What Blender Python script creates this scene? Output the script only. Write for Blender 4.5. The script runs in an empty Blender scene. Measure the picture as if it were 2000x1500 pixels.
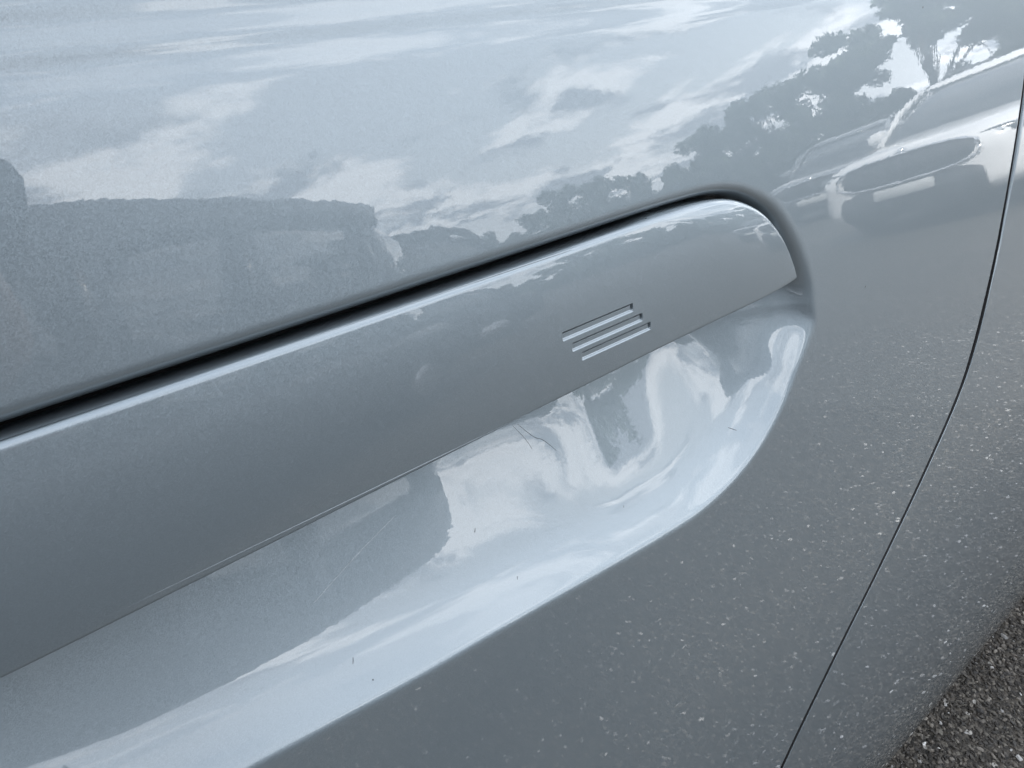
import bpy, math, random
import numpy as np
R = math.radians
random.seed(4); rng = np.random.default_rng(7)
S = bpy.context.scene

# ------------------------------------------------------------------ camera
EYE = (0.0, -0.14, 1.10)          # a phone held close to the door, 1.10 m above the ground
PITCH, YAW = R(33.8785), R(51.2356)   # looking down, and along the car (angle from its X axis)
cam_d = bpy.data.cameras.new('camera'); cam = bpy.data.objects.new('camera', cam_d)
S.collection.objects.link(cam); S.camera = cam
cam_d.sensor_width = 36; cam_d.lens = 25.2; cam_d.clip_start = 0.005; cam_d.clip_end = 3000
cam.location = EYE
cam.rotation_euler = (R(90) - PITCH, 0, YAW - R(90))

# ------------------------------------------------------------------ sky, sun, exposure
SUN_EL, SUN_AZ = 50.0, -52.0       # sun veiled, beyond the car (azimuth from +Y towards +X)
W = bpy.data.worlds.new('World'); S.world = W; W.use_nodes = True
S.view_settings.view_transform = 'Standard'; S.view_settings.look = 'None'
S.view_settings.exposure = 1.62; S.view_settings.gamma = 1
S.render.engine = 'CYCLES'
S.cycles.use_denoising = True
S.cycles.max_bounces = 8; S.cycles.glossy_bounces = 6; S.cycles.diffuse_bounces = 3
S.cycles.sample_clamp_indirect = 8

class NT:
    """small helper to wire shader nodes"""
    def __init__(s, tree): s.t = tree; s.t.nodes.clear()
    def n(s, kind, **kw):
        nd = s.t.nodes.new(kind)
        for k, v in kw.items():
            if k == 'ins':
                for i, val in v.items():
                    if isinstance(val, bpy.types.NodeSocket): s.t.links.new(val, nd.inputs[i])
                    else: nd.inputs[i].default_value = val
            else: setattr(nd, k, v)
        return nd
    def math(s, op, a, b=0.0, c=0.0, clamp=False):
        return s.n('ShaderNodeMath', operation=op, use_clamp=clamp, ins={0: a, 1: b, 2: c}).outputs[0]
    def vmath(s, op, a, b=(0, 0, 0)):
        return s.n('ShaderNodeVectorMath', operation=op, ins={0: a, 1: b}).outputs[0]
    def noise(s, vec, scale, detail=4, rough=.5, dist=0.0):
        return s.n('ShaderNodeTexNoise', ins={'Vector': vec, 'Scale': scale, 'Detail': detail, 'Roughness': rough, 'Distortion': dist})
    def ramp(s, fac, stops):
        nd = s.n('ShaderNodeValToRGB', ins={0: fac}); cr = nd.color_ramp
        while len(cr.elements) < len(stops): cr.elements.new(.5)
        for e, (p, c) in zip(cr.elements, stops):
            e.position = p; e.color = c if len(c) == 4 else (*c, 1)
        return nd.outputs[0]
    def mix(s, fac, a, b, blend='MIX'):
        nd = s.n('ShaderNodeMix', data_type='RGBA', blend_type=blend)
        for i, v in ((0, fac), (6, a), (7, b)):
            if isinstance(v, bpy.types.NodeSocket): s.t.links.new(v, nd.inputs[i])
            else: nd.inputs[i].default_value = v if i == 0 or len(v) == 4 else (*v, 1)
        return nd.outputs[2]
    def smooth(s, x, a, b):
        return s.n('ShaderNodeMapRange', interpolation_type='SMOOTHSTEP', ins={0: x, 1: a, 2: b, 3: 0.0, 4: 1.0}).outputs[0]

def build_world():
    t = NT(W.node_tree)
    sky = t.n('ShaderNodeTexSky', sky_type='NISHITA', sun_disc=False, sun_elevation=R(SUN_EL), sun_rotation=R(SUN_AZ),
              air_density=1.2, dust_density=1.6, ozone_density=1.0, altitude=50)
    co = t.n('ShaderNodeTexCoord').outputs['Generated']
    sep = t.n('ShaderNodeSeparateXYZ', ins={0: co})
    zz = t.math('MAXIMUM', sep.outputs[2], 0.0)
    # a layer of cloud at one height: directions projected on a plane, softened towards the horizon
    den = t.math('ADD', zz, 0.15)
    px = t.math('DIVIDE', sep.outputs[0], den); py = t.math('DIVIDE', sep.outputs[1], den)
    pv = t.n('ShaderNodeCombineXYZ', ins={0: px, 1: py, 2: t.math('MULTIPLY', zz, 1.5)}).outputs[0]
    pv = t.vmath('ADD', pv, (3.1, 7.7, 1.3))
    big = t.noise(pv, 1.45, 10, .58, .25).outputs[0]
    shade = t.noise(t.vmath('ADD', pv, (0.10, 0.16, 0.35)), 2.3, 8, .56, .25).outputs[0]
    high = t.smooth(sep.outputs[2], .30, .64)                # the cloud thins out overhead
    cover = t.math('MULTIPLY', t.smooth(big, 0.44, 0.54), t.math('SUBTRACT', 1.0, t.math('MULTIPLY', high, .65)))
    base = t.smooth(shade, 0.45, 0.57)                       # grey undersides
    base = t.math('MULTIPLY', base, t.math('SUBTRACT', 1.0, t.math('MULTIPLY', t.smooth(sep.outputs[2], .22, .55), .5)))
    cloud = t.mix(base, (1.60, 1.62, 1.66), (0.50, 0.55, 0.63))
    sc = t.n('ShaderNodeVectorMath', operation='SCALE', ins={0: sky.outputs[0], 'Scale': 1.0})
    haze = t.smooth(sep.outputs[2], 0.0, 0.25)
    veil = t.mix(haze, (10.5, 10.9, 11.4), sc.outputs[0])      # pale air near the horizon
    clear = t.mix(t.math('SUBTRACT', 0.70, t.math('MULTIPLY', high, .30)), veil, (11.0, 11.6, 12.4))            # thin high veil everywhere
    cl10 = t.n('ShaderNodeVectorMath', operation='SCALE', ins={0: cloud, 'Scale': 10.0})
    col = t.mix(cover, clear, cl10.outputs[0])
    bg = t.n('ShaderNodeBackground', ins={0: col, 1: 0.1})
    out = t.n('ShaderNodeOutputWorld', ins={0: bg.outputs[0]})
build_world()
sun_d = bpy.data.lights.new('sun', 'SUN'); sun_d.energy = 2.0; sun_d.angle = R(10); sun_d.color = (1, .95, .87)
sun = bpy.data.objects.new('sun', sun_d); S.collection.objects.link(sun)
sun.rotation_euler = (R(90 - SUN_EL), 0, R(180 - SUN_AZ))
sun.location = (0, 6, 8)

# ------------------------------------------------------------------ helpers
C = S.collection
def link(o, parent=None):
    C.objects.link(o)
    if parent is not None: o.parent = parent
    return o
def mesh_obj(name, verts, faces, mat, parent=None, smooth=True, normals=None, loc=None):
    me = bpy.data.meshes.new(name)
    verts = np.asarray(verts, dtype=np.float64)
    if isinstance(faces, np.ndarray):
        nf, k = faces.shape
        me.vertices.add(len(verts)); me.vertices.foreach_set('co', verts.ravel())
        me.loops.add(nf * k); me.polygons.add(nf)
        me.loops.foreach_set('vertex_index', faces.astype(np.int32).ravel())
        me.polygons.foreach_set('loop_start', np.arange(0, nf * k, k, dtype=np.int32))
        me.update(calc_edges=True); me.validate()
    else:
        me.from_pydata([tuple(v) for v in verts], [], faces); me.update()
    me.polygons.foreach_set('use_smooth', [smooth] * len(me.polygons))
    if normals is not None:
        me.normals_split_custom_set_from_vertices([tuple(n) for n in normals])
    if mat: me.materials.append(mat)
    o = bpy.data.objects.new(name, me)
    link(o, parent)
    return o
def empty(name, loc, rz=0.0):
    o = bpy.data.objects.new(name, None); o.location = loc; o.rotation_euler = (0, 0, rz)
    o.empty_display_size = .2
    return link(o)
def tag(o, label=None, cat=None, group=None, kind=None):
    if label: o['label'] = label
    if cat: o['category'] = cat
    if group: o['group'] = group
    if kind: o['kind'] = kind
    return o
def new_mat(name):
    m = bpy.data.materials.new(name); m.use_nodes = True
    return m, NT(m.node_tree)
def simple(name, col, rough=.5, metal=0.0, coat=0.0, bump=0.0, bscale=60, var=0.0, spec=.5):
    m, t = new_mat(name)
    co = t.n('ShaderNodeTexCoord').outputs['Object']
    c = (*col, 1)
    if var:
        nz = t.noise(co, bscale * .3, 5, .6).outputs[0]
        c = t.ramp(nz, [(.3, tuple(x * (1 - var) for x in col)), (.7, tuple(min(1, x * (1 + var)) for x in col))])
    p = t.n('ShaderNodeBsdfPrincipled', ins={'Base Color': c, 'Roughness': rough, 'Metallic': metal, 'Coat Weight': coat, 'Coat Roughness': .03, 'Specular IOR Level': spec})
    if bump:
        b = t.n('ShaderNodeBump', ins={'Height': t.noise(co, bscale, 4).outputs[0], 'Strength': bump, 'Distance': .01})
        t.t.links.new(b.outputs[0], p.inputs['Normal'])
    t.n('ShaderNodeOutputMaterial', ins={0: p.outputs[0]})
    return m

def paint_mat():
    m, t = new_mat('metallic_paint')
    co = t.n('ShaderNodeTexCoord').outputs['Object']
    nrm = t.n('ShaderNodeNewGeometry').outputs['Normal']
    # aluminium flakes under the lacquer: every cell its own slightly tilted facet
    fl = t.n('ShaderNodeTexVoronoi', ins={'Vector': co, 'Scale': 4200.0})
    tilt = t.vmath('SUBTRACT', fl.outputs['Color'], (.5, .5, .5))
    tilt = t.n('ShaderNodeVectorMath', operation='SCALE', ins={0: tilt, 'Scale': 0.12}).outputs[0]
    fn = t.vmath('NORMALIZE', t.vmath('ADD', nrm, tilt))
    # clear coat: faint orange peel
    peel = t.noise(co, 260, 2, .5).outputs[0]
    wave = t.noise(co, 9, 1, .4).outputs[0]
    h = t.math('ADD', t.math('MULTIPLY', peel, 0.000006), t.math('MULTIPLY', wave, 0.00004))
    cb = t.n('ShaderNodeBump', ins={'Height': h, 'Strength': 1.0, 'Distance': 1.0})
    # specks of dust
    dn = t.n('ShaderNodeTexVoronoi', feature='F1', ins={'Vector': t.vmath('ADD', co, t.n('ShaderNodeVectorMath', operation='SCALE', ins={0: t.noise(co, 900, 1).outputs[1], 'Scale': .0012}).outputs[0]), 'Scale': 55.0})
    rnd = t.n('ShaderNodeSeparateColor', ins={0: dn.outputs['Color']}).outputs[0]
    speck = t.math('LESS_THAN', dn.outputs['Distance'], t.math('MULTIPLY', t.math('SUBTRACT', rnd, .72), .11))
    col = t.mix(t.math('MULTIPLY', speck, .8), (0.206, 0.246, 0.270), (.02, .02, .02))
    p = t.n('ShaderNodeBsdfPrincipled', ins={'Base Color': col, 'Metallic': .58, 'Roughness': .47, 'Normal': fn,
        'Coat Weight': t.math('SUBTRACT', 1.0, speck), 'Coat Roughness': .008, 'Coat IOR': 1.62, 'Coat Normal': cb.outputs[0]})
    t.n('ShaderNodeOutputMaterial', ins={0: p.outputs[0]})
    return m
PAINT = paint_mat()
BLACK = simple('black_rubber_and_shade', (.012, .012, .013), .6)  # rubber parts, and painted shade on the shut-line flanges

def asphalt_mat():
    m, t = new_mat('asphalt')
    co = t.n('ShaderNodeTexCoord').outputs['Object']
    v = t.n('ShaderNodeTexVoronoi', ins={'Vector': co, 'Scale': 190.0})
    g = t.n('ShaderNodeSeparateColor', ins={0: v.outputs['Color']}).outputs[0]
    col = t.ramp(g, [(0, (.0100, .0085, .0064)), (.5, (.032, .0270, .0208)), (.85, (.068, .058, .046)), (1, (.13, .12, .10))])
    v2 = t.n('ShaderNodeTexVoronoi', ins={'Vector': co, 'Scale': 62.0})
    g2 = t.n('ShaderNodeSeparateColor', ins={0: v2.outputs['Color']}).outputs[1]
    pale = t.math('MULTIPLY', t.math('LESS_THAN', v2.outputs['Distance'], .30), t.math('GREATER_THAN', g2, .90))
    col = t.mix(pale, col, (.30, .285, .26))
    patch = t.noise(co, .7, 5, .6).outputs[0]
    col = t.mix(.5, col, t.ramp(patch, [(.3, (.45, .45, .45)), (.7, (.65, .64, .62))]), 'OVERLAY')
    hgt = t.math('ADD', t.math('MULTIPLY', v.outputs['Distance'], -.5), t.math('MULTIPLY', t.noise(co, 420, 3).outputs[0], .3))
    b = t.n('ShaderNodeBump', ins={'Height': hgt, 'Strength': .9, 'Distance': .004})
    p = t.n('ShaderNodeBsdfPrincipled', ins={'Base Color': col, 'Roughness': .75, 'Normal': b.outputs[0]})
    t.n('ShaderNodeOutputMaterial', ins={0: p.outputs[0]})
    return m
def stone_mat(name, stops):
    m, t = new_mat(name)
    at = t.n('ShaderNodeAttribute', attribute_name='tone').outputs['Fac']
    co = t.n('ShaderNodeTexCoord').outputs['Object']
    col = t.mix(.35, t.ramp(at, stops), t.noise(co, 700, 3).outputs[0], 'OVERLAY')
    p = t.n('ShaderNodeBsdfPrincipled', ins={'Base Color': col, 'Roughness': .6})
    t.n('ShaderNodeOutputMaterial', ins={0: p.outputs[0]})
    return m

# ------------------------------------------------------------------ shape of the car's side
# heights below are relative to the camera height (1.10 m); y grows into the car
Z0 = 1.10
ZK = [-1.0, -.93, -.80, -.60, -.40, -.25, -.185, -.128, -.105, -.09, -.03, .05, .16]
TK = [-60, -11, -4.5, 2.5, 7.5, 11, 12.4, 13.6, 14.8, 15.3, 16.4, 18.0, 20.]
zz = np.linspace(-1.0, .16, 9281)
tilt = np.interp(zz, ZK, TK)
tilt = np.convolve(np.pad(tilt, 80, mode='edge'), np.ones(161) / 161, 'valid')
# the soft character line under the window
tilt += 3.5 * np.exp(-((zz + .0282) / .0026) ** 2) - 3.5 * np.exp(-((zz + .0240) / .0013) ** 2) + 3.0 * np.exp(-((zz + .0205) / .002) ** 2) - 4.0 * np.exp(-((zz + .0168) / .0016) ** 2)
yy = np.cumsum(np.tan(np.radians(tilt))) * (zz[1] - zz[0]); yy -= np.interp(-.112, zz, yy)
def ybase(z): return np.interp(z, zz, yy)
def smoothstep(a, b, x):
    t = np.clip((x - a) / (b - a), 0, 1); return t * t * (3 - 2 * t)
def spline(pts, n=24, closed=False):
    P = np.array(pts, float); out = []
    m = len(P)
    for i in range(m if closed else m - 1):
        p0 = P[(i - 1) % m] if closed or i > 0 else P[0]
        p1, p2 = P[i], P[(i + 1) % m]
        p3 = P[(i + 2) % m] if closed or i + 2 < m else P[-1]
        for k in range(n):
            t = k / n
            out.append(.5 * (2 * p1 + (p2 - p0) * t + (2 * p0 - 5 * p1 + 4 * p2 - p3) * t * t + (3 * p1 - p0 - 3 * p2 + p3) * t ** 3))
    if not closed: out.append(P[-1])
    return np.array(out)
def dist_poly(X, Z, poly, closed=False):
    """distance from points to a polyline"""
    x = X.ravel(); z = Z.ravel(); best = np.full(x.shape, 1e9)
    A = poly; B = np.roll(poly, -1, 0)
    if not closed: A, B = A[:-1], B[:-1]
    for a, b in zip(A, B):
        d = b - a; L = d @ d
        if L < 1e-14: continue
        t = np.clip(((x - a[0]) * d[0] + (z - a[1]) * d[1]) / L, 0, 1)
        q = (x - a[0] - t * d[0]) ** 2 + (z - a[1] - t * d[1]) ** 2
        np.minimum(best, q, out=best)
    return np.sqrt(best).reshape(X.shape)
def inside(X, Z, poly):
    x = X.ravel(); z = Z.ravel(); c = np.zeros(x.shape, bool)
    for (x1, z1), (x2, z2) in zip(poly, np.roll(poly, -1, 0)):
        if z1 == z2: continue
        m = ((z1 > z) != (z2 > z)) & (x < (x2 - x1) * (z - z1) / (z2 - z1) + x1)
        c ^= m
    return c.reshape(X.shape)

mm = .001
UP = spline([(p[0] * mm, p[1] * mm) for p in [(-72, -112), (-66, -92), (-50, -81.5), (-30, -79.6), (60, -79.5), (130, -79.5), (192, -79.6), (217, -81.7), (235, -87.4), (250.5, -97), (264.5, -114), (273, -131), (275.5, -142.5)]], 10)
LO = spline([(p[0] * mm, p[1] * mm) for p in [(275.5, -142.5), (270, -154), (262, -166), (251, -180.5), (236, -193), (217.5, -201.5), (194, -206), (169, -205.5), (139, -203), (96, -199), (60, -196), (19, -191), (-20, -186), (-50, -176), (-68, -155), (-74, -130), (-72, -112)]], 10)
POCKET = np.vstack([UP[:-1], LO[:-1]])
def pocket_depth(X, Z):
    LE = np.vstack([[(.300, .10), (.2905, -.10), (.2810, -.128)], LO, [(-.076, -.09), (-.09, .10)]])
    UE = np.vstack([[(-.09, -.40), (-.078, -.15)], UP, [(.2757, -.150), (.2740, -.165), (.262, -.40)]])
    sl = dist_poly(X, Z, LE) * np.where(inside(X, Z, LE), 1.0, -1.0)
    su = dist_poly(X, Z, UE) * np.where(inside(X, Z, UE), 1.0, -1.0)
    ins = (sl > 0) & (su > 0)
    # floor of the bowl: rises along an arc to a crisp lip
    k = .0006 + .0012 * smoothstep(-.170, -.144, Z) * smoothstep(.20, .25, X)
    s = np.where(sl / k > 30, sl, k * np.log1p(np.exp(np.clip(sl / k, -40, 30))))
    ss = np.linspace(0, .12, 2401)
    sp = np.interp(ss, [0, .010, .016, .025, .040, .060, .075], [.98, .67, .475, .40, .325, .18, .04])
    sp = np.convolve(np.pad(sp, 40, mode='edge'), np.ones(81) / 81, 'valid')
    A = np.interp(s / (1 + .18 * smoothstep(.09, .19, X)), ss, np.cumsum(sp) * (ss[1] - ss[0])) * (1 + .18 * smoothstep(.09, .19, X)) * (1 - .13 * smoothstep(.10, .16, X))
    # wall over and behind the handle: a rolled fillet going down steeply
    cv = 19000 - 10500 * smoothstep(.210, .258, X)
    u = np.clip(su + .0004, 0, None); m1 = 3.2; u1 = np.sqrt(m1 / (3 * cv))
    B = np.where(u < u1, cv * u ** 3, cv * u1 ** 3 + m1 * (u - u1))
    B = B * (1 + 7 * smoothstep(-.142, -.166, Z))
    pw = 2.2 - .5 * smoothstep(.215, .255, X)
    a_, b_ = np.maximum(A, 1e-7), np.maximum(B, 1e-7)
    D = (a_ ** -pw + b_ ** -pw) ** (-1 / pw)            # the two slopes run softly into each other
    D = np.where(D < 3e-7, 0, D)
    return np.clip(D, 0, None), sl, su, ins
SEAM = spline([(.446, .16), (.466, .05), (.4735, -.02), (.4746, -.0706), (.4732, -.0904), (.4695, -.1158), (.4645, -.1478), (.4595, -.1761), (.4475, -.222), (.4335, -.2513), (.4035, -.2886), (.3638, -.3339), (.3185, -.3853), (.2769, -.4439), (.235, -.53), (.21, -.63), (.20, -.75), (.20, -1.0)], 8)
SEAM[:, 1] = np.minimum.accumulate(SEAM[:, 1])
def seam(z): return np.interp(-z, -SEAM[:, 1], SEAM[:, 0])
def edge_roll(s, r):
    s = np.clip(s, 0, r); return r - np.sqrt(np.maximum(r * r - (r - s) ** 2, 0))
def grid_normals(P):
    du = np.gradient(P, axis=1); dv = np.gradient(P, axis=0)
    n = np.cross(dv, du); n /= np.linalg.norm(n, axis=2, keepdims=True) + 1e-12
    return n
def grid_faces(nz, nx):
    i = np.arange(nz * nx).reshape(nz, nx)
    return np.stack([i[:-1, :-1], i[1:, :-1], i[1:, 1:], i[:-1, 1:]], -1)
def part_from_grid(name, P, N, F, mask, mat, parent, origin):
    f = F[mask]; used, inv = np.unique(f.ravel(), return_inverse=True)
    v = P.reshape(-1, 3)[used] - np.array(origin); n = N.reshape(-1, 3)[used]
    return mesh_obj(name, v, inv.reshape(-1, 4), mat, parent, True, n)

CAR = (0.25, 0.85, 0.0)
car = tag(empty('parked_car', CAR), 'silver blue metallic car seen close up at its recessed door handle, rear door shut', 'car')

def graded(knots):
    """1-D coordinates with their own step in every interval: [(start, step), ..., (end, None)]"""
    out = []
    for (a, st), (b, _) in zip(knots[:-1], knots[1:]):
        n = max(1, int(math.ceil(abs(b - a) / st))); out += list(np.linspace(a, b, n, endpoint=False))
    out.append(knots[-1][0]); return np.array(out)

# --- door skin with the hollow behind the handle
gx = graded([(-.62, .02), (-.12, .004), (-.08, .0014), (-.03, .0005), (.285, .0005), (.30, .002), (.33, .006), (.465, .001), (.4706, .0003), (.4746, None)])
gz = graded([(.15, .008), (0.0, .002), (-.008, .0006), (-.034, .002), (-.074, .0004), (-.212, .0004), (-.222, .002), (-.25, .006), (-.45, .01), (-.9, .006), (-.999, None)])
GX, GZ = np.meshgrid(gx, gz)
sm = seam(GZ)
DX = -.62 + (GX + .62) * (sm + .62) / (.4746 + .62)
D, sl, su, ins = pocket_depth(DX, GZ)
DY = ybase(GZ) + D + edge_roll((sm - DX), .0016)
P = np.stack([DX, DY, GZ + Z0], -1)
N = grid_normals(P)
# return flange along the shut line, coloured black for the shade in the gap
fl = P[:, -1:, :].copy(); fl2 = fl.copy(); fl2[..., 1] += .012
F = grid_faces(*GX.shape)
fc_in = (ins & (np.minimum(sl, su) > -.0015)) | (np.abs(sl) < .003) | (np.abs(su) < .002)
pm = fc_in[:-1, :-1] & fc_in[1:, 1:] & fc_in[1:, :-1] & fc_in[:-1, 1:]
door = part_from_grid('door', P, N, F, ~pm, PAINT, car, CAR)
recess = part_from_grid('handle_recess', P, N, F, pm, PAINT, door, (0, 0, 0)); recess.location = (0, 0, 0)
for v in (recess,):
    co = np.empty(len(v.data.vertices) * 3); v.data.vertices.foreach_get('co', co)
    v.data.vertices.foreach_set('co', (co.reshape(-1, 3) - np.array(CAR)).ravel())
nz = len(gz)
fv = np.vstack([fl.reshape(-1, 3), fl2.reshape(-1, 3)]) - np.array(CAR)
ff = np.array([[i, i + 1, nz + i + 1, nz + i] for i in range(nz - 1)])
mesh_obj('door_flange', fv, ff, BLACK, door)

# fine scratches and specks of dirt left on the lacquer
def skin_y(x, z):
    X_, Z_ = np.array([x]), np.array([z]); return float(ybase(z) + pocket_depth(X_, Z_)[0][0])
def scratch(pts, rad, mat, name='scratch'):
    q = spline(pts, 8); V, Fc = [], []; n_ = len(q)
    for i, (x, z) in enumerate(q):
        y = skin_y(x, z); rr = rad * (.35 + .65 * math.sin(math.pi * (i + .5) / n_))
        t_ = q[min(i + 1, n_ - 1)] - q[max(i - 1, 0)]; t_ = t_ / np.linalg.norm(t_); nx_, nz_ = -t_[1], t_[0]
        V += [(x + nx_ * rr, y - .00002, z + nz_ * rr + Z0), (x, y - .00012, z + Z0), (x - nx_ * rr, y - .00002, z - nz_ * rr + Z0)]
    for i in range(n_ - 1):
        for k in range(2): Fc.append((3 * i + k, 3 * i + k + 1, 3 * i + k + 4, 3 * i + k + 3))
    return mesh_obj(name, np.array(V) - np.array(CAR), Fc, mat, door)
GRIT = simple('dark_grit', (.012, .013, .016), .7)
PALE = simple('pale_scuff', (.5, .52, .54), .4)
scratch([(.1262, -.1505), (.1310, -.1565), (.1345, -.1590), (.1385, -.1640)], .00009, GRIT)
scratch([(.1240, -.1500), (.1275, -.1560), (.1290, -.1600)], .00005, GRIT)
scratch([(.2236, -.1853), (.2270, -.1871)], .00014, GRIT)
scratch([(.0410, -.1680), (.0584, -.1626), (.0730, -.1585)], .000015, PALE)
for x_, z_, l_ in [(.0976, -.1736, .0011), (.0448, -.1851, .0012), (.1596, -.1918, .0006), (.1056, -.1914, .0008), (.3145, -.1470, .0009)]:
    scratch([(x_ - l_ * .4, z_ - l_ * .5), (x_, z_), (x_ + l_ * .3, z_ + l_ * .5)], .00012, GRIT, 'speck')

# --- rear quarter panel
qx = graded([(0, .0003), (.005, .001), (.02, .01), (.10, .03), (1.45, None)])
qz = graded([(.15, .01), (0.0, .003), (-.03, .004), (-.5, .006), (-.999, None)])
QX, QZ = np.meshgrid(qx, qz)
s0 = seam(QZ) + .0052
PX = s0 + QX * (1.9 - s0) / 1.45 * np.where(QX < .03, 1.0, 1.0)
qy = ybase(QZ) + edge_roll(PX - s0, .0003 + .0012 * smoothstep(-.22, -.10, QZ))
P = np.stack([PX, qy, QZ + Z0], -1); N = grid_normals(P); F = grid_faces(*QX.shape)
quarter = part_from_grid('rear_quarter_panel', P, N, F, np.ones(F.shape[:2], bool), PAINT, car, CAR)
fl = P[:, :1, :].copy(); fl2 = fl.copy(); fl2[..., 1] += .012; nq = len(qz)
mesh_obj('panel_flange', np.vstack([fl.reshape(-1, 3), fl2.reshape(-1, 3)]) - np.array(CAR),
         np.array([[i, i + 1, nq + i + 1, nq + i] for i in range(nq - 1)]), BLACK, quarter)  # this edge too is black in place of the gap's shade
# dark rubber seal at the bottom of the shut line
sz = np.linspace(.15, -.99, 90); sx = seam(sz)
sv = []
for a, z in zip(sx, sz):
    y = float(ybase(z)) + .011
    sv += [(a - .008, y, z + Z0), (a + .0018, y - .0015, z + Z0), (a + .012, y, z + Z0)]
sf = []
for i in range(89):
    for k in range(2): sf.append((3 * i + k, 3 * i + k + 1, 3 * i + k + 4, 3 * i + k + 3))
mesh_obj('door_seal', np.array(sv) - np.array(CAR), sf, BLACK, car)
# rest of the body behind the side: floor, far side, roof
def shell():
    pr = [(.13, .30), (.13, 1.16), (.26, 1.28), (.42, 1.50), (.62, 1.56), (1.15, 1.56), (1.36, 1.50), (1.52, 1.28), (1.66, 1.1), (1.74, .7), (1.68, .3), (1.5, .2), (.3, .2)]
    pr = spline(pr, 4, True); n = len(pr)
    xs = [-.62, -.6, 0, .6, 1.2, 1.88, 1.9]; v = []; f = []
    for i, x in enumerate(xs):
        k = .96 if i in (0, len(xs) - 1) else 1
        for y, z in pr: v.append((x, .9 + (y - .9) * k, .8 + (z - .8) * k))
    for i in range(len(xs) - 1):
        for j in range(n): f.append((i * n + j, (i + 1) * n + j, (i + 1) * n + (j + 1) % n, i * n + (j + 1) % n))
    f.append(tuple(range(n))); f.append(tuple(range((len(xs) - 1) * n, len(xs) * n))[::-1])
    return v, f
v, f = shell()
mesh_obj('body_shell', np.array(v) - np.array(CAR), f, simple('body_underlay', (.05, .055, .06), .5), car)

# --- handle
HT = [(-66, -110), (-62, -95), (-52, -87.6), (-40, -86.2), (60, -86.2), (116, -86.1), (157, -85.7), (181, -85.5), (202, -86.2), (216.4, -88.2), (228.2, -92.4), (238.8, -98.8), (249.2, -109.0), (256.8, -119.9), (260.6, -126.6), (261.0, -128.2), (259.8, -129.2), (236.3, -129.7), (176.1, -129.8), (107.1, -131), (55, -131.9), (14.5, -132.6), (-40, -132.6), (-58, -128), (-66, -118)]
HO = spline([(a * mm, b * mm) for a, b in HT], 8, True)
BARS = [(.1310, .1622, -.11035), (.1345, .1664, -.11495), (.1382, .1702, -.11925)]; BH = .00140
def handle_grid():
    """rows follow the outline: every row spans the outline from its left to its right end at that height"""
    topz, botz = HO[:, 1].max(), HO[:, 1].min()
    zs = graded([(topz - 2e-6, .00006), (topz - .0006, .00015), (topz - .003, .0004), (-.1082, .00010), (-.1214, .0004), (-.1285, .00012), (botz + 2e-6, None)])
    it, ib = HO[:, 1].argmax(), HO[:, 1].argmin()
    n = len(HO); right = [HO[(it + k) % n] for k in range(((ib - it) % n) + 1)]
    left = [HO[(it - k) % n] for k in range(((it - ib) % n) + 1)]
    right, left = np.array(right), np.array(left)
    rz = np.minimum.accumulate(right[:, 1]); lz = np.minimum.accumulate(left[:, 1])
    xr = np.interp(-zs, -rz, right[:, 0]); xl = np.interp(-zs, -lz, left[:, 0])
    return zs, xl, xr
zs, xl, xr = handle_grid()
x0, x1 = -.045, .175
core = graded([(x0, .002), (.10, .0008), (.1295, .00012), (.1718, .0006), (x1, None)])
rt = graded([(0, .03), (.9, .006), (1, None)]); rt = 1 - (1 - np.linspace(0, 1, 70)) ** 1.8
rows = []
for z, a, b in zip(zs, xl, xr):
    a0, b0 = min(a, x0), max(b, x1)
    c = x0 + (core - x0)
    lo = max(a, x0) if a > x0 else x0
    if b < x1 or a > x0: c = np.linspace(max(a, x0) if a > x0 else x0, min(b, x1), len(core))
    L = a + (c[0] - a) * (np.linspace(0, 1, 30) ** 1.6)[:-1] if a < c[0] else np.full(29, c[0])
    Rr = c[-1] + (b - c[-1]) * rt[1:] if b > c[-1] else np.full(len(rt) - 1, c[-1])
    rows.append(np.concatenate([L, c, Rr]))
HX = np.array(rows); HZ = np.repeat(zs[:, None], HX.shape[1], 1)
hz = np.linspace(-.136, -.082, 2000)
ht = np.interp(hz, [-.134, -.128, -.112, -.104, -.097, -.091, -.085], [6.0, 8.0, 11.6, 13.4, 15.6, 17.6, 19.8])
hy = np.cumsum(np.tan(np.radians(ht))) * (hz[1] - hz[0]); hy += float(ybase(-.11)) - .002 - np.interp(-.11, hz, hy)
def handle_y(X, Z):
    xe = np.interp(-Z, -zs, xr)
    q = np.clip(X - (xe - .034), 0, None)
    return np.interp(Z, hz, hy) + 1.3 * q * q
sd = dist_poly(HX, HZ, HO, True)
HY = handle_y(HX, HZ) + edge_roll(sd, .0014)
barmask = np.zeros(HX.shape, int)
for bi, (a, b, zc) in enumerate(BARS):
    qx_ = np.abs(HX - (a + b) / 2) - ((b - a) / 2 - .0005); qz_ = np.abs(HZ - zc) - (BH - .0005)
    s = np.hypot(np.maximum(qx_, 0), np.maximum(qz_, 0)) + np.minimum(np.maximum(qx_, qz_), 0) - .0005
    st_, sb_, se_ = (zc + BH) - HZ, HZ - (zc - BH), np.minimum(HX - a, b - HX)
    inb = (s < 0).astype(float)
    lo_ = .68 * smoothstep(0, .00026, sb_) + .32 * smoothstep(.00050, .00064, sb_)
    HY += inb * .00055 * np.minimum(lo_, smoothstep(0, .00022, se_))
    HY += inb * .0022 * np.maximum(smoothstep(.00062, .00050, st_), smoothstep(.00075, .00060, b - HX)) * np.minimum(smoothstep(.00002, .00014, st_), smoothstep(.00002, .00015, b - HX)) * smoothstep(.0006, .0009, sb_)
    barmask[s < .0002] = bi + 1
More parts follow.
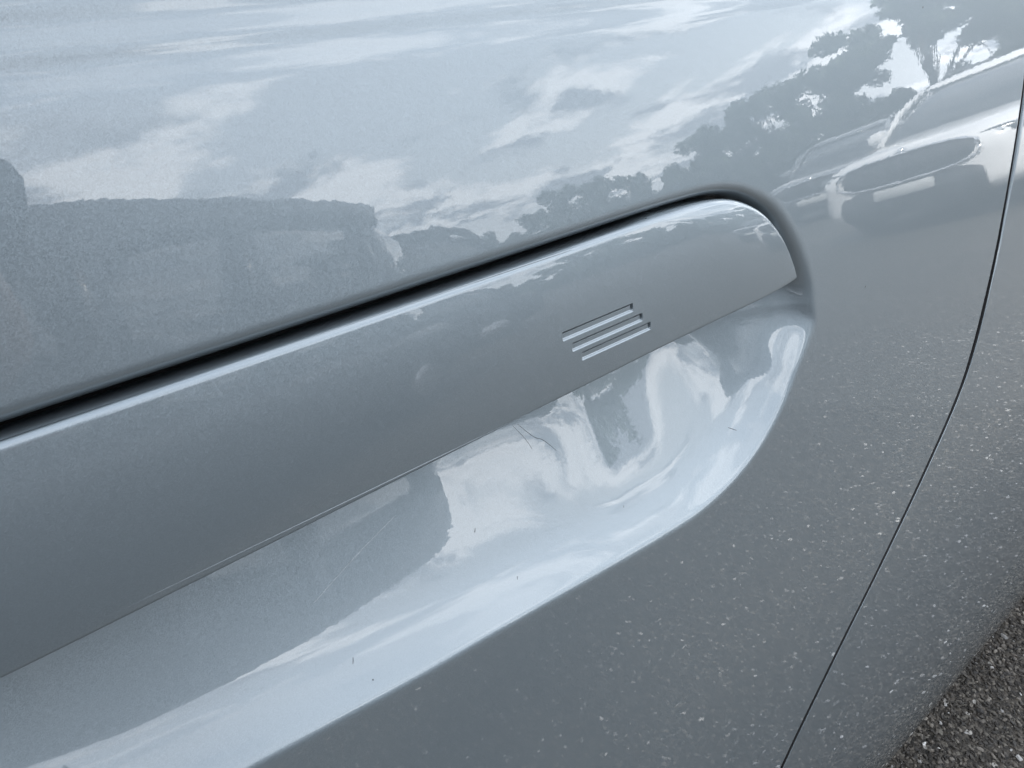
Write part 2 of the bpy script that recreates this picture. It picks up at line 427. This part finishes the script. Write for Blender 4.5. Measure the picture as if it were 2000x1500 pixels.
P = np.stack([HX, HY, HZ + Z0], -1); N = grid_normals(P); F = grid_faces(*HX.shape)
bm_ = np.minimum(np.minimum(barmask[:-1, :-1], barmask[1:, 1:]), np.minimum(barmask[1:, :-1], barmask[:-1, 1:]))
handle = part_from_grid('door_handle', P, N, F, bm_ == 0, PAINT, car, CAR)
for bi in range(3):
    o = part_from_grid('emblem_bar', P, N, F, bm_ == bi + 1, PAINT, handle, CAR)
# the handle's edge and back
ring = np.array([(x, float(handle_y(np.array([x]), np.array([z]))[0]) + .0014, z + Z0) for x, z in HO])
cx_, cz_ = .09, -.109 + Z0
ring2 = ring.copy(); ring2[:, 1] += .0075; ring2[:, 0] += np.where(ring2[:, 0] > .2, -.002, 0); ring2[:, 2] += np.where(ring2[:, 2] < cz_, .0012, -.0012)
n = len(HO); vv = np.vstack([ring, ring2]) - np.array(CAR)
ff = [(i, (i + 1) % n, n + (i + 1) % n, n + i) for i in range(n)] + [tuple(range(n, 2 * n))]
hb = mesh_obj('handle_back', vv, ff, PAINT, handle)

# black block added behind the handle to keep light out of the gap
def slab(xa, xb, za, zb, off, dep):
    V = []
    for x in np.linspace(xa, xb, 12):
        for z, o in ((za, off), (zb, off), (zb, off + dep), (za, off + dep)): V.append((x, float(handle_y(np.array([x]), np.array([z]))[0]) + o, z + Z0))
    Fc = [(i * 4 + k, i * 4 + (k + 1) % 4, i * 4 + 4 + (k + 1) % 4, i * 4 + 4 + k) for i in range(11) for k in range(4)] + [(3, 2, 1, 0), (44, 45, 46, 47)]
    return np.array(V) - np.array(CAR), Fc
mesh_obj('handle_shade_block', *slab(-.05, .228, -.0895, -.112, .010, .032), BLACK, car)

# ------------------------------------------------------------------ ground
gr = mesh_obj('ground', [(-400, -400, 0), (400, -400, 0), (400, 400, 0), (-400, 400, 0)], [(0, 1, 2, 3)], asphalt_mat(), None, False)
tag(gr, kind='structure')
def ico():
    t_ = (1 + 5 ** .5) / 2
    v = np.array([(-1, t_, 0), (1, t_, 0), (-1, -t_, 0), (1, -t_, 0), (0, -1, t_), (0, 1, t_), (0, -1, -t_), (0, 1, -t_), (t_, 0, -1), (t_, 0, 1), (-t_, 0, -1), (-t_, 0, 1)])
    f = np.array([(0, 11, 5), (0, 5, 1), (0, 1, 7), (0, 7, 10), (0, 10, 11), (1, 5, 9), (5, 11, 4), (11, 10, 2), (10, 7, 6), (7, 1, 8), (3, 9, 4), (3, 4, 2), (3, 2, 6), (3, 6, 8), (3, 8, 9), (4, 9, 5), (2, 4, 11), (6, 2, 10), (8, 6, 7), (9, 8, 1)])
    return v / np.linalg.norm(v[0]), f
def stones(name, xy, smin, smax, mat, sink=.25, tone=None):
    V, Fc = ico(); n = len(xy)
    sz = smin + (smax - smin) * rng.random(n) ** 2
    an = rng.random(n) * 2 * np.pi
    el = np.stack([.75 + .7 * rng.random(n), .6 + .35 * rng.random(n), .45 + .25 * rng.random(n)], -1)
    v = V[None] * (1 + .22 * rng.standard_normal((n, 12, 1))) * el[:, None, :] * (sz / 2)[:, None, None]
    ca, sa = np.cos(an)[:, None], np.sin(an)[:, None]
    x = v[..., 0] * ca - v[..., 1] * sa; y = v[..., 0] * sa + v[..., 1] * ca
    v = np.stack([x + xy[:, :1], y + xy[:, 1:2], v[..., 2] + (sz * sink * .5)[:, None]], -1).reshape(-1, 3)
    f = (Fc[None] + (np.arange(n) * 12)[:, None, None]).reshape(-1, 3)
    o = mesh_obj(name, v, f, mat, None, False)
    at = o.data.attributes.new('tone', 'FLOAT', 'POINT')
    at.data.foreach_set('value', np.repeat(rng.random(n) if tone is None else tone, 12).astype(np.float32))
    tag(o, kind='stuff')
    return o
def patch(n, x0, x1, y0, y1): return np.stack([x0 + (x1 - x0) * rng.random(n), y0 + (y1 - y0) * rng.random(n)], -1)
dark = stone_mat('road_aggregate', [(0, (.011, .0092, .0069)), (.55, (.038, .032, .0245)), (.85, (.088, .075, .060)), (1, (.20, .18, .15))])
pale = stone_mat('pale_chippings', [(0, (.17, .165, .155)), (.6, (.34, .33, .315)), (1, (.66, .65, .62))])
stones('gravel', patch(60000, .55, 2.3, -.20, .75), .003, .0085, dark)
stones('far_gravel', patch(70000, .1, 2.3, -1.75, -.20), .004, .010, dark)
stones('pale_gravel', np.vstack([patch(1500, .5, 2.4, -.2, .8), patch(8000, -.3, 3.2, -2.6, -.2)]), .0032, .011, pale, .4)

# ------------------------------------------------------------------ what stands across the car park and is mirrored in the paint
def loft(stations, n=28, e=5.0):
    V, Fc = [], []
    for (x, hw, z0, z1) in stations:
        for k in range(n):
            a = 2 * math.pi * (k + .5) / n; c, s = math.cos(a), math.sin(a)
            V.append((x, hw * math.copysign(abs(c) ** (2 / e), c), (z0 + z1) / 2 + (z1 - z0) / 2 * math.copysign(abs(s) ** (2 / e), s)))
    m = len(stations)
    for i in range(m - 1):
        for k in range(n): Fc.append((i * n + k, i * n + (k + 1) % n, (i + 1) * n + (k + 1) % n, (i + 1) * n + k))
    Fc.append(tuple(range(n))[::-1]); Fc.append(tuple(range((m - 1) * n, m * n)))
    return V, Fc
def tube(pts, r, n=8):
    V, Fc = [], []; P = [np.array(p, float) for p in pts]; rs = r if isinstance(r, (list, tuple)) else [r] * len(P)
    for i, p in enumerate(P):
        d = P[min(i + 1, len(P) - 1)] - P[max(i - 1, 0)]; d /= np.linalg.norm(d)
        u = np.cross(d, (0, 0, 1) if abs(d[2]) < .9 else (1, 0, 0)); u /= np.linalg.norm(u); w = np.cross(d, u)
        for k in range(n):
            a = 2 * math.pi * k / n; V.append(tuple(p + rs[i] * (u * math.cos(a) + w * math.sin(a))))
    for i in range(len(P) - 1):
        for k in range(n): Fc.append((i * n + k, i * n + (k + 1) % n, (i + 1) * n + (k + 1) % n, (i + 1) * n + k))
    Fc.append(tuple(range(n))[::-1]); Fc.append(tuple(range((len(P) - 1) * n, len(P) * n)))
    return V, Fc
def plate_x(x, yc, zc, hw, hh, e=2.6, th=.03, n=32, bow=0.0):
    """a rounded panel that faces -x"""
    V, Fc = [], []
    for xx, k in ((x + th, 1), (x + .3 * th, 1), (x, .93)):
        for i in range(n):
            a = 2 * math.pi * i / n; c, s = math.cos(a), math.sin(a)
            y = yc + k * hw * math.copysign(abs(c) ** (2 / e), c)
            V.append((xx + bow * y * y, y, zc + k * hh * math.copysign(abs(s) ** (2 / e), s)))
    for j in range(2):
        for i in range(n): Fc.append((j * n + i, (j + 1) * n + i, (j + 1) * n + (i + 1) % n, j * n + (i + 1) % n))
    Fc.append(tuple(range(2 * n, 3 * n))[::-1])
    return V, Fc
def ring_x(x, yc, zc, hw, hh, r, e=2.6, n=32, bow=0.0):
    pts = []
    for i in range(n + 1):
        a = 2 * math.pi * i / n; c, s = math.cos(a), math.sin(a)
        y = yc + hw * math.copysign(abs(c) ** (2 / e), c)
        pts.append((x + bow * y * y, y, zc + hh * math.copysign(abs(s) ** (2 / e), s)))
    return tube(pts, r, 6)
def wheel_parts(root, x, y, r, w):
    def cyl(rr, y0, y1, n=28, hole=0):
        V, Fc = [], []
        prof = [(rr * .9, y0), (rr, y0 + .02), (rr, y1 - .02), (rr * .9, y1)]
        for i in range(n):
            a = 2 * math.pi * i / n
            for q, yq in prof: V.append((x + q * math.cos(a), yq, r + q * math.sin(a)))
        for i in range(n):
            for k in range(3): Fc.append((i * 4 + k, ((i + 1) % n) * 4 + k, ((i + 1) % n) * 4 + k + 1, i * 4 + k + 1))
        Fc.append(tuple(i * 4 for i in range(n))[::-1]); Fc.append(tuple(i * 4 + 3 for i in range(n)))
        return V, Fc
    wh = mesh_obj('wheel', *cyl(r, y - w / 2, y + w / 2), BLACK, root)
    s = 1 if y > 0 else -1
    mesh_obj('rim', *cyl(r * .66, y + s * (w / 2 - .01) - .012, y + s * (w / 2 - .01) + .028), ALLOY, wh)
ALLOY = simple('wheel_alloy', (.45, .46, .48), .3, .9)
GLASS = simple('tinted_glass', (.02, .025, .03), .03, 0, 1.0)
TRIM = simple('black_trim', (.015, .015, .016), .4)
CHROME = simple('chrome_trim', (.75, .76, .78), .12, 1)
LAMP = simple('lamp_glass', (.55, .58, .6), .08, .3, 1.0)
PLATE = simple('number_plate_face', (.55, .56, .55), .4)
DARKSLAT = simple('grille_slat', (.08, .08, .085), .3, .6)
def road_car(name, loc, rz, body, roofz, hoodz, L, label, wide=.93, front=True, rails=False):
    r = tag(empty(name, loc, rz), label, 'car')
    h = hoodz
    st = [(0, .60, .34, h - .20), (.03, .74, .28, h - .10), (.10, .85, .24, h - .05), (.28, .91, .21, h), (1.1, wide, .20, h + .09), (1.6, wide, .20, h + .10),
          (L - .9, wide, .20, h + .10), (L - .3, wide - .02, .24, h + .06), (L - .08, wide - .1, .3, h - .02), (L, wide - .25, .36, h - .12)]
    mesh_obj('body', *loft(st, 36, 5.5), body, r)
    zt = roofz
    gl = [(1.0, .74, h, h + .10), (1.75, .68, h, zt - .09), (2.15, .66, h, zt - .045), (L - 1.2, .63, h, zt - .05), (L - .55, .60, h, zt - .2), (L - .18, .58, h, h + .12)]
    mesh_obj('window', *loft(gl, 28, 6), GLASS, r)
    rf = [(1.72, .60, zt - .10, zt - .085), (1.85, .64, zt - .09, zt - .035), (2.2, .655, zt - .07, zt - .005), (3, .65, zt - .07, zt), (L - 1.1, .625, zt - .08, zt - .015), (L - .7, .59, zt - .16, zt - .09)]
    roof = mesh_obj('roof', *loft(rf, 24, 4), body, r)
    for s in (-1, 1):
        mesh_obj('pillar', *tube([(.98, s * .76, h + .06), (1.4, s * .715, h + .36), (1.76, s * .675, zt - .09)], .035), body, r)
        mesh_obj('pillar', *tube([(L - .22, s * .6, h + .08), (L - .6, s * .615, zt - .2), (L - 1.0, s * .63, zt - .06)], .05), body, r)
        mesh_obj('pillar', *tube([(2.75, s * .705, h + .05), (2.8, s * .665, zt - .07)], .03), TRIM, r)
        mir = [(1.32 + a, b, c, d) for a, b, c, d in ((0, .07, h + .1, h + .2), (.05, .1, h + .07, h + .24), (.14, .1, h + .07, h + .25), (.17, .08, h + .1, h + .22))]
        v, f = loft(mir, 16, 3); mesh_obj('mirror', [(a, b + s * 1.02, c) for a, b, c in v], f, body, r)
        if rails: mesh_obj('roof_rail', *tube([(2.0, s * .56, zt - .02), (2.1, s * .56, zt + .035), (3.2, s * .55, zt + .045), (L - 1.2, s * .54, zt + .02), (L - 1.1, s * .54, zt - .03)], .018), TRIM, r)
        for xw in (.82, L - .85): wheel_parts(r, xw, s * (wide - .1), .34, .22)
    mesh_obj('sill_cladding', *loft([(.5, wide + .012, .17, .36), (L - .5, wide + .012, .17, .36)], 20, 8), TRIM, r)
    if front:
        mesh_obj('grille', *plate_x(-.035, 0, h - .19, .63, .135, 3.0, .16, 40, .10), TRIM, r)
        mesh_obj('grille_frame', *ring_x(-.035, 0, h - .19, .635, .14, .014, 3.0, 44, .10), CHROME, r)
        mesh_obj('grille_bar', *plate_x(-.052, 0, h - .19, .028, .125, 6, .03, 16), DARKSLAT, r)
        for k in range(7):
            for s in (-1, 1): mesh_obj('grille_slat', *plate_x(-.045 + .10 * (.09 + .07 * k) ** 2, s * (.09 + .07 * k), h - .19, .008, .115 - .006 * k, 6, .02, 10), DARKSLAT, r)
        mesh_obj('air_intake', *plate_x(-.045, 0, .40, .70, .185, 4.0, .2, 36, .12), TRIM, r)
        mesh_obj('number_plate', *plate_x(-.075, 0, h - .42, .27, .06, 10, .03, 28, .05), PLATE, r)
        mesh_obj('badge', *plate_x(-.012, 0, h - .03, .04, .03, 2, .06, 20), CHROME, r)
        for s in (-1, 1):
            hd = mesh_obj('headlight', *plate_x(.0, s * .74, h - .12, .15, .045, 3.2, .2, 24, .16), GLASS, r)
            mesh_obj('lamp', *plate_x(-.012 + .16 * .55, s * .74, h - .12, .05, .022, 2.2, .04, 18), LAMP, hd)
            mesh_obj('fog_light', *plate_x(.06, s * .79, .46, .05, .10, 3, .16, 20, .06), TRIM, r)
    return r
WHITE = simple('white_car_paint', (.86, .86, .85), .3, 0, 1.0)
SILVER = simple('silver_car_paint', (.16, .17, .18), .35, .5, 1.0)
DARKCAR = simple('dark_car_paint', (.012, .013, .016), .45, .2, .25)
road_car('white_car', (6.5, -3.12, 0), R(4), WHITE, 1.50, .91, 4.6, 'white car with broad dark grille, mirrored in the paint right of the handle', rails=True)
road_car('silver_car', (10.6, -6.6, 0), R(-8), SILVER, 1.45, .86, 4.4, 'grey car parked beyond the white car, mirrored above the handle end', front=True)

# dark tall estate parked across at an angle; its roof line cuts the mirrored sky
def dark_van():
    a = math.atan2(-1.44, 1.667)
    r = tag(empty('dark_van', (-.907, -2.255, 0), a), 'dark tall van parked at an angle, only a roof silhouette mirrored left of the handle', 'van')
    st = [(-1.2, .70, .35, .8), (-1.1, .86, .25, 1.0), (-.6, .92, .22, 1.08), (.0, .94, .22, 1.12), (3.1, .94, .22, 1.12), (3.25, .9, .26, 1.08), (3.32, .8, .35, 1.0)]
    mesh_obj('body', *loft(st, 32, 6), DARKCAR, r)
    gl = [(-.15, .8, 1.0, 1.1), (.42, .84, 1.0, 1.55), (.60, .85, 1.0, 1.63), (2.7, .85, 1.0, 1.60), (3.05, .82, 1.0, 1.48), (3.22, .78, 1.0, 1.1)]
    mesh_obj('window', *loft(gl, 28, 9), GLASS, r)
    rf = [(.54, .84, 1.15, 1.66), (.60, .88, 1.15, 1.69), (.95, .88, 1.42, 1.695), (1.6, .88, 1.50, 1.70), (2.4, .88, 1.50, 1.70), (2.78, .86, 1.50, 1.69), (2.9, .8, 1.50, 1.66), (2.96, .7, 1.48, 1.60)]
    mesh_obj('roof', *loft(rf, 28, 5), DARKCAR, r)
    for s in (-1, 1):
        for xp in (.70, 1.45, 2.5): mesh_obj('pillar', *tube([(xp - .05, s * .93, 1.05), (xp + .05, s * .86, 1.56)], .05), DARKCAR, r)
        for xw in (-.3, 2.5): wheel_parts(r, xw, s * .84, .34, .22)
    return r
dark_van()
road_car('dark_minivan', (.6, -7.1, 0), 0, DARKCAR, 1.8, 1.05, 4.2, 'dark minivan parked behind the dark van, a rounded roof end mirrored beside it', front=False)

# trees
BARK = simple('tree_bark', (.06, .05, .04), .9, bump=.6, bscale=20)
def leaf_mat(name, a, b):
    m, t = new_mat(name)
    at = t.n('ShaderNodeAttribute', attribute_name='tone').outputs['Fac']
    p = t.n('ShaderNodeBsdfPrincipled', ins={'Base Color': t.ramp(at, [(0, a), (1, b)]), 'Roughness': .6})
    t.n('ShaderNodeOutputMaterial', ins={0: p.outputs[0]}); return m
LEAF = leaf_mat('foliage', (.012, .022, .010), (.055, .085, .035))
def crown(clumps, per, leaf):
    cs = []
    for (cx, cy, cz, rx, ry, rz) in clumps:
        d = rng.standard_normal((per, 3)); d /= np.linalg.norm(d, axis=1, keepdims=True)
        cs.append(np.array((cx, cy, cz)) + d * (rng.random((per, 1)) ** .45) * np.array((rx, ry, rz)))
    c = np.vstack(cs); n = len(c)
    u = rng.standard_normal((n, 3)); u /= np.linalg.norm(u, axis=1, keepdims=True)
    w = np.cross(u, rng.standard_normal((n, 3))); w /= np.linalg.norm(w, axis=1, keepdims=True)
    s = leaf * (.6 + .8 * rng.random((n, 1)))
    v = np.stack([c - u * s, c + w * s * .45, c + u * s, c - w * s * .45], 1).reshape(-1, 3)
    return v, np.arange(n * 4).reshape(-1, 4), np.repeat(rng.random(n), 4)
def tree(name, loc, H, kind, label, group, scale=1.0):
    r = tag(empty(name, loc, rng.random() * 6), label, 'tree', group)
    cl, limbs = [], []
    if kind == 'umbrella':
        for k in range(34):
            a = rng.random() * 6.283; q = rng.random() ** .5 * H * .46
            cz = H * (.60 + .30 * rng.random() - .12 * (q / (H * .46)) ** 2)
            cl.append((q * math.cos(a), q * math.sin(a), cz, H * .10, H * .10, H * .055))
            if k < 9: limbs.append([(0, 0, H * .26), (q * .45 * math.cos(a), q * .45 * math.sin(a), H * .44), (q * math.cos(a), q * math.sin(a), cz)])
        limbs.append([(0, 0, 0), (H * .015, 0, H * .2), (0, H * .01, H * .4), (0, 0, H * .66)])
    else:
        for k in range(24):
            a = rng.random() * 6.283; z = .22 + .70 * rng.random(); q = rng.random() ** .5 * H * .40 * math.sin(math.pi * min(1, (z - .1) * 1.05)) ** .6
            cl.append((q * math.cos(a), q * math.sin(a), z * H, H * .12, H * .12, H * .09))
            if k < 6: limbs.append([(0, 0, H * .2), (q * .5 * math.cos(a), q * .5 * math.sin(a), z * H * .7), (q * math.cos(a), q * math.sin(a), z * H)])
        limbs.append([(0, 0, 0), (0, 0, H * .3), (0, 0, H * .75)])
    V, Fc = [], []
    for i, l in enumerate(limbs):
        b = H * (.022 if i == len(limbs) - 1 else .009)
        v, f = tube(l, [b * (1 - .6 * k / (len(l) - 1)) for k in range(len(l))], 7); o = len(V)
        V += v; Fc += [tuple(o + q for q in g) for g in f]
    mesh_obj('trunk', V, Fc, BARK, r)
    v, f, tone = crown(cl, 300, H * .022)
    o = mesh_obj('crown', v, f, LEAF, r, False)
    o.data.attributes.new('tone', 'FLOAT', 'POINT').data.foreach_set('value', tone.astype(np.float32))
    return r
def at_az(az, d): return (.3 + d * math.sin(R(az)), -d * math.cos(R(az)), 0)
def copy_tree(src, loc, rz, s, label, group):
    c = src.copy(); C.objects.link(c); c.location = loc; c.rotation_euler = (0, 0, rz); c.scale = (s, s, s)
    c['label'] = label; c['group'] = group
    for ch in list(src.children):
        d = ch.copy(); C.objects.link(d); d.parent = c
    return c
G1 = 'trees along the far side of the car park'
tree('umbrella_pine', at_az(66.0, 42), 9.6, 'umbrella', 'tall spreading pine with a bare forked trunk, mirrored at the top right of the door', None)
t0 = tree('broad_tree', at_az(56, 40), 5.9, 'round', 'dense dark broad trees mirrored as a bank on the door panel', G1)
t1 = tree('broad_tree', at_az(43, 44), 5.0, 'round', 'dense dark broad trees mirrored as a bank on the door panel', G1)
row = [(59.5, 42, 1.05), (53.0, 41, 1.02), (50.3, 43, .93), (47.6, 45, .85), (62.0, 45, .95), (64.5, 47, .80), (70, 46, .95), (73, 44, 1.0), (40.5, 46, .92), (45, 50, .95), (38, 55, .86), (35, 58, .82), (32.5, 55, .80), (30, 60, .85), (26, 60, .82), (76, 46, 1.0), (80, 50, 1.1), (22, 62, .8), (17, 62, .8), (10, 60, .8), (3, 60, .85), (-6, 60, .9)]
for i, (az, d, s) in enumerate(row):
    copy_tree(t0 if i % 2 == 0 else t1, at_az(az, d), rng.random() * 6, s, 'dense dark broad trees mirrored as a bank on the door panel', G1)
def hedge():
    n = 26000; az = np.radians(rng.uniform(-40, 88, n)); d = rng.uniform(52, 64, n)
    top = 3.0 + .6 * np.sin(az * 37) + .5 * np.sin(az * 83 + 1)
    c = np.stack([d * np.sin(az), -d * np.cos(az), top * rng.random(n) ** .6], -1)
    u = rng.standard_normal((n, 3)); u /= np.linalg.norm(u, axis=1, keepdims=True)
    w = np.cross(u, rng.standard_normal((n, 3))); w /= np.linalg.norm(w, axis=1, keepdims=True); s = .45
    v = np.stack([c - u * s, c + w * s * .7, c + u * s, c - w * s * .7], 1).reshape(-1, 3)
    o = mesh_obj('undergrowth', v, np.arange(n * 4).reshape(-1, 4), LEAF, None, False)
    o.data.attributes.new('tone', 'FLOAT', 'POINT').data.foreach_set('value', np.repeat(rng.random(n), 4).astype(np.float32))
    tag(o, kind='stuff')
hedge()

# the photographer, crouching with a phone
def photographer():
    J = [(-.37, -.43, .95), (-.35, -.43, 1.12), (-.33, -.43, 1.32), (-.31, -.43, 1.45), (-.285, -.405, 1.52), (-.25, -.375, 1.59), (-.235, -.36, 1.67), (-.235, -.365, 1.73),   # 0-7 pelvis..crown
         (-.13, -.47, 1.39), (-.04, -.43, 1.15), (-.035, -.30, 1.05), (-.02, -.225, 1.068),                                                                          # 8-11 one arm
         (-.52, -.38, 1.39), (-.47, -.23, 1.14), (-.21, -.20, 1.07), (-.135, -.175, 1.085),                                                                          # 12-15 other arm
         (-.27, -.46, .92), (-.24, -.43, .50), (-.25, -.49, .10), (-.21, -.36, .045),                                                                              # 16-19 leg
         (-.47, -.42, .92), (-.50, -.39, .50), (-.51, -.46, .10), (-.50, -.33, .045)]                                                                              # 20-23 leg
    E_ = [(0, 1), (1, 2), (2, 3), (3, 4), (4, 5), (5, 6), (6, 7), (2, 8), (8, 9), (9, 10), (10, 11), (2, 12), (12, 13), (13, 14), (14, 15), (0, 16), (16, 17), (17, 18), (18, 19), (0, 20), (20, 21), (21, 22), (22, 23)]
    rad = [.155, .15, .165, .08, .052, .082, .092, .06, .065, .047, .03, .035, .065, .047, .03, .035, .095, .062, .045, .035, .095, .062, .045, .035]
    J2, E2, r2 = list(J), list(E_), list(rad)
    for (h, tip) in ((11, 1), (15, -1)):       # four fingers and a thumb on each hand, closed round the phone
        hx, hy, hz_ = J[h]
        for k in range(5):
            i = len(J2)
            off = (-.028 + .016 * k)
            if k < 4: J2 += [(hx + tip * .012, hy + .03, hz_ + .02 + off), (hx - tip * .012, hy + .055, hz_ + .03 + off)]
            else: J2 += [(hx - tip * .02, hy - .005, hz_ + .03), (hx - tip * .04, hy + .012, hz_ + .045)]
            E2 += [(h, i), (i, i + 1)]; r2 += [.0095, .0075]
    J2 = [(x, y, z) for x, y, z in J2]
    me = bpy.data.meshes.new('person'); me.from_pydata(J2, E2, []); ob = bpy.data.objects.new('person_skin', me); C.objects.link(ob)
    sk = ob.modifiers.new('skin', 'SKIN'); sv_ = me.skin_vertices[0].data
    for i, q in enumerate(r2): sv_[i].radius = (q, q)
    sv_[0].use_root = True
    ob.modifiers.new('sub', 'SUBSURF').levels = 2
    dg = bpy.context.evaluated_depsgraph_get(); m2 = bpy.data.meshes.new_from_object(ob.evaluated_get(dg))
    bpy.data.objects.remove(ob); m2.name = 'person'
    m2.materials.clear()
    for mt in (simple('dark_jacket', (.018, .018, .022), .85), simple('skin', (.45, .28, .2), .5), simple('dark_jeans', (.02, .025, .04), .9)): m2.materials.append(mt)
    for p in m2.polygons:
        c = p.center; p.use_smooth = True
        p.material_index = 1 if c.z > 1.545 or (c.y > -.235 and c.z > 1 and c.x > -.19) else (2 if c.z < .96 else 0)
    o = bpy.data.objects.new('person', m2); C.objects.link(o)
    tag(o, 'person in dark jacket standing close to the door, holding a phone', 'person')
    v, f = loft([(-.095, .03, 1.17, 1.24), (-.075, .075, 1.13, 1.285), (-.02, .098, 1.10, 1.30), (.04, .095, 1.10, 1.295), (.085, .06, 1.14, 1.25)], 20, 2.4)
    mesh_obj('hair', [(-.235 + y, -.378 - x, z + .485) for x, y, z in v], f, simple('dark_hair', (.015, .012, .01), .6), o)
    return o
photographer()
ph = tag(empty('phone', (-.040, -.173, 1.110)), 'thin black phone held up by the standing person', 'phone')
fw = cam.matrix_world if False else None
def phone_mesh(w, h, t, e):
    V, Fc = loft([(-t / 2, w / 2 - .001, -h / 2 + .001, h / 2 - .001), (-t / 2 + .001, w / 2, -h / 2, h / 2), (t / 2 - .001, w / 2, -h / 2, h / 2), (t / 2, w / 2 - .001, -h / 2 + .001, h / 2 - .001)], 28, 4.5)
    return V, Fc
pb = mesh_obj('case', *phone_mesh(.155, .075, .008, 9), TRIM, ph)
ph.rotation_euler = (0, PITCH, YAW)
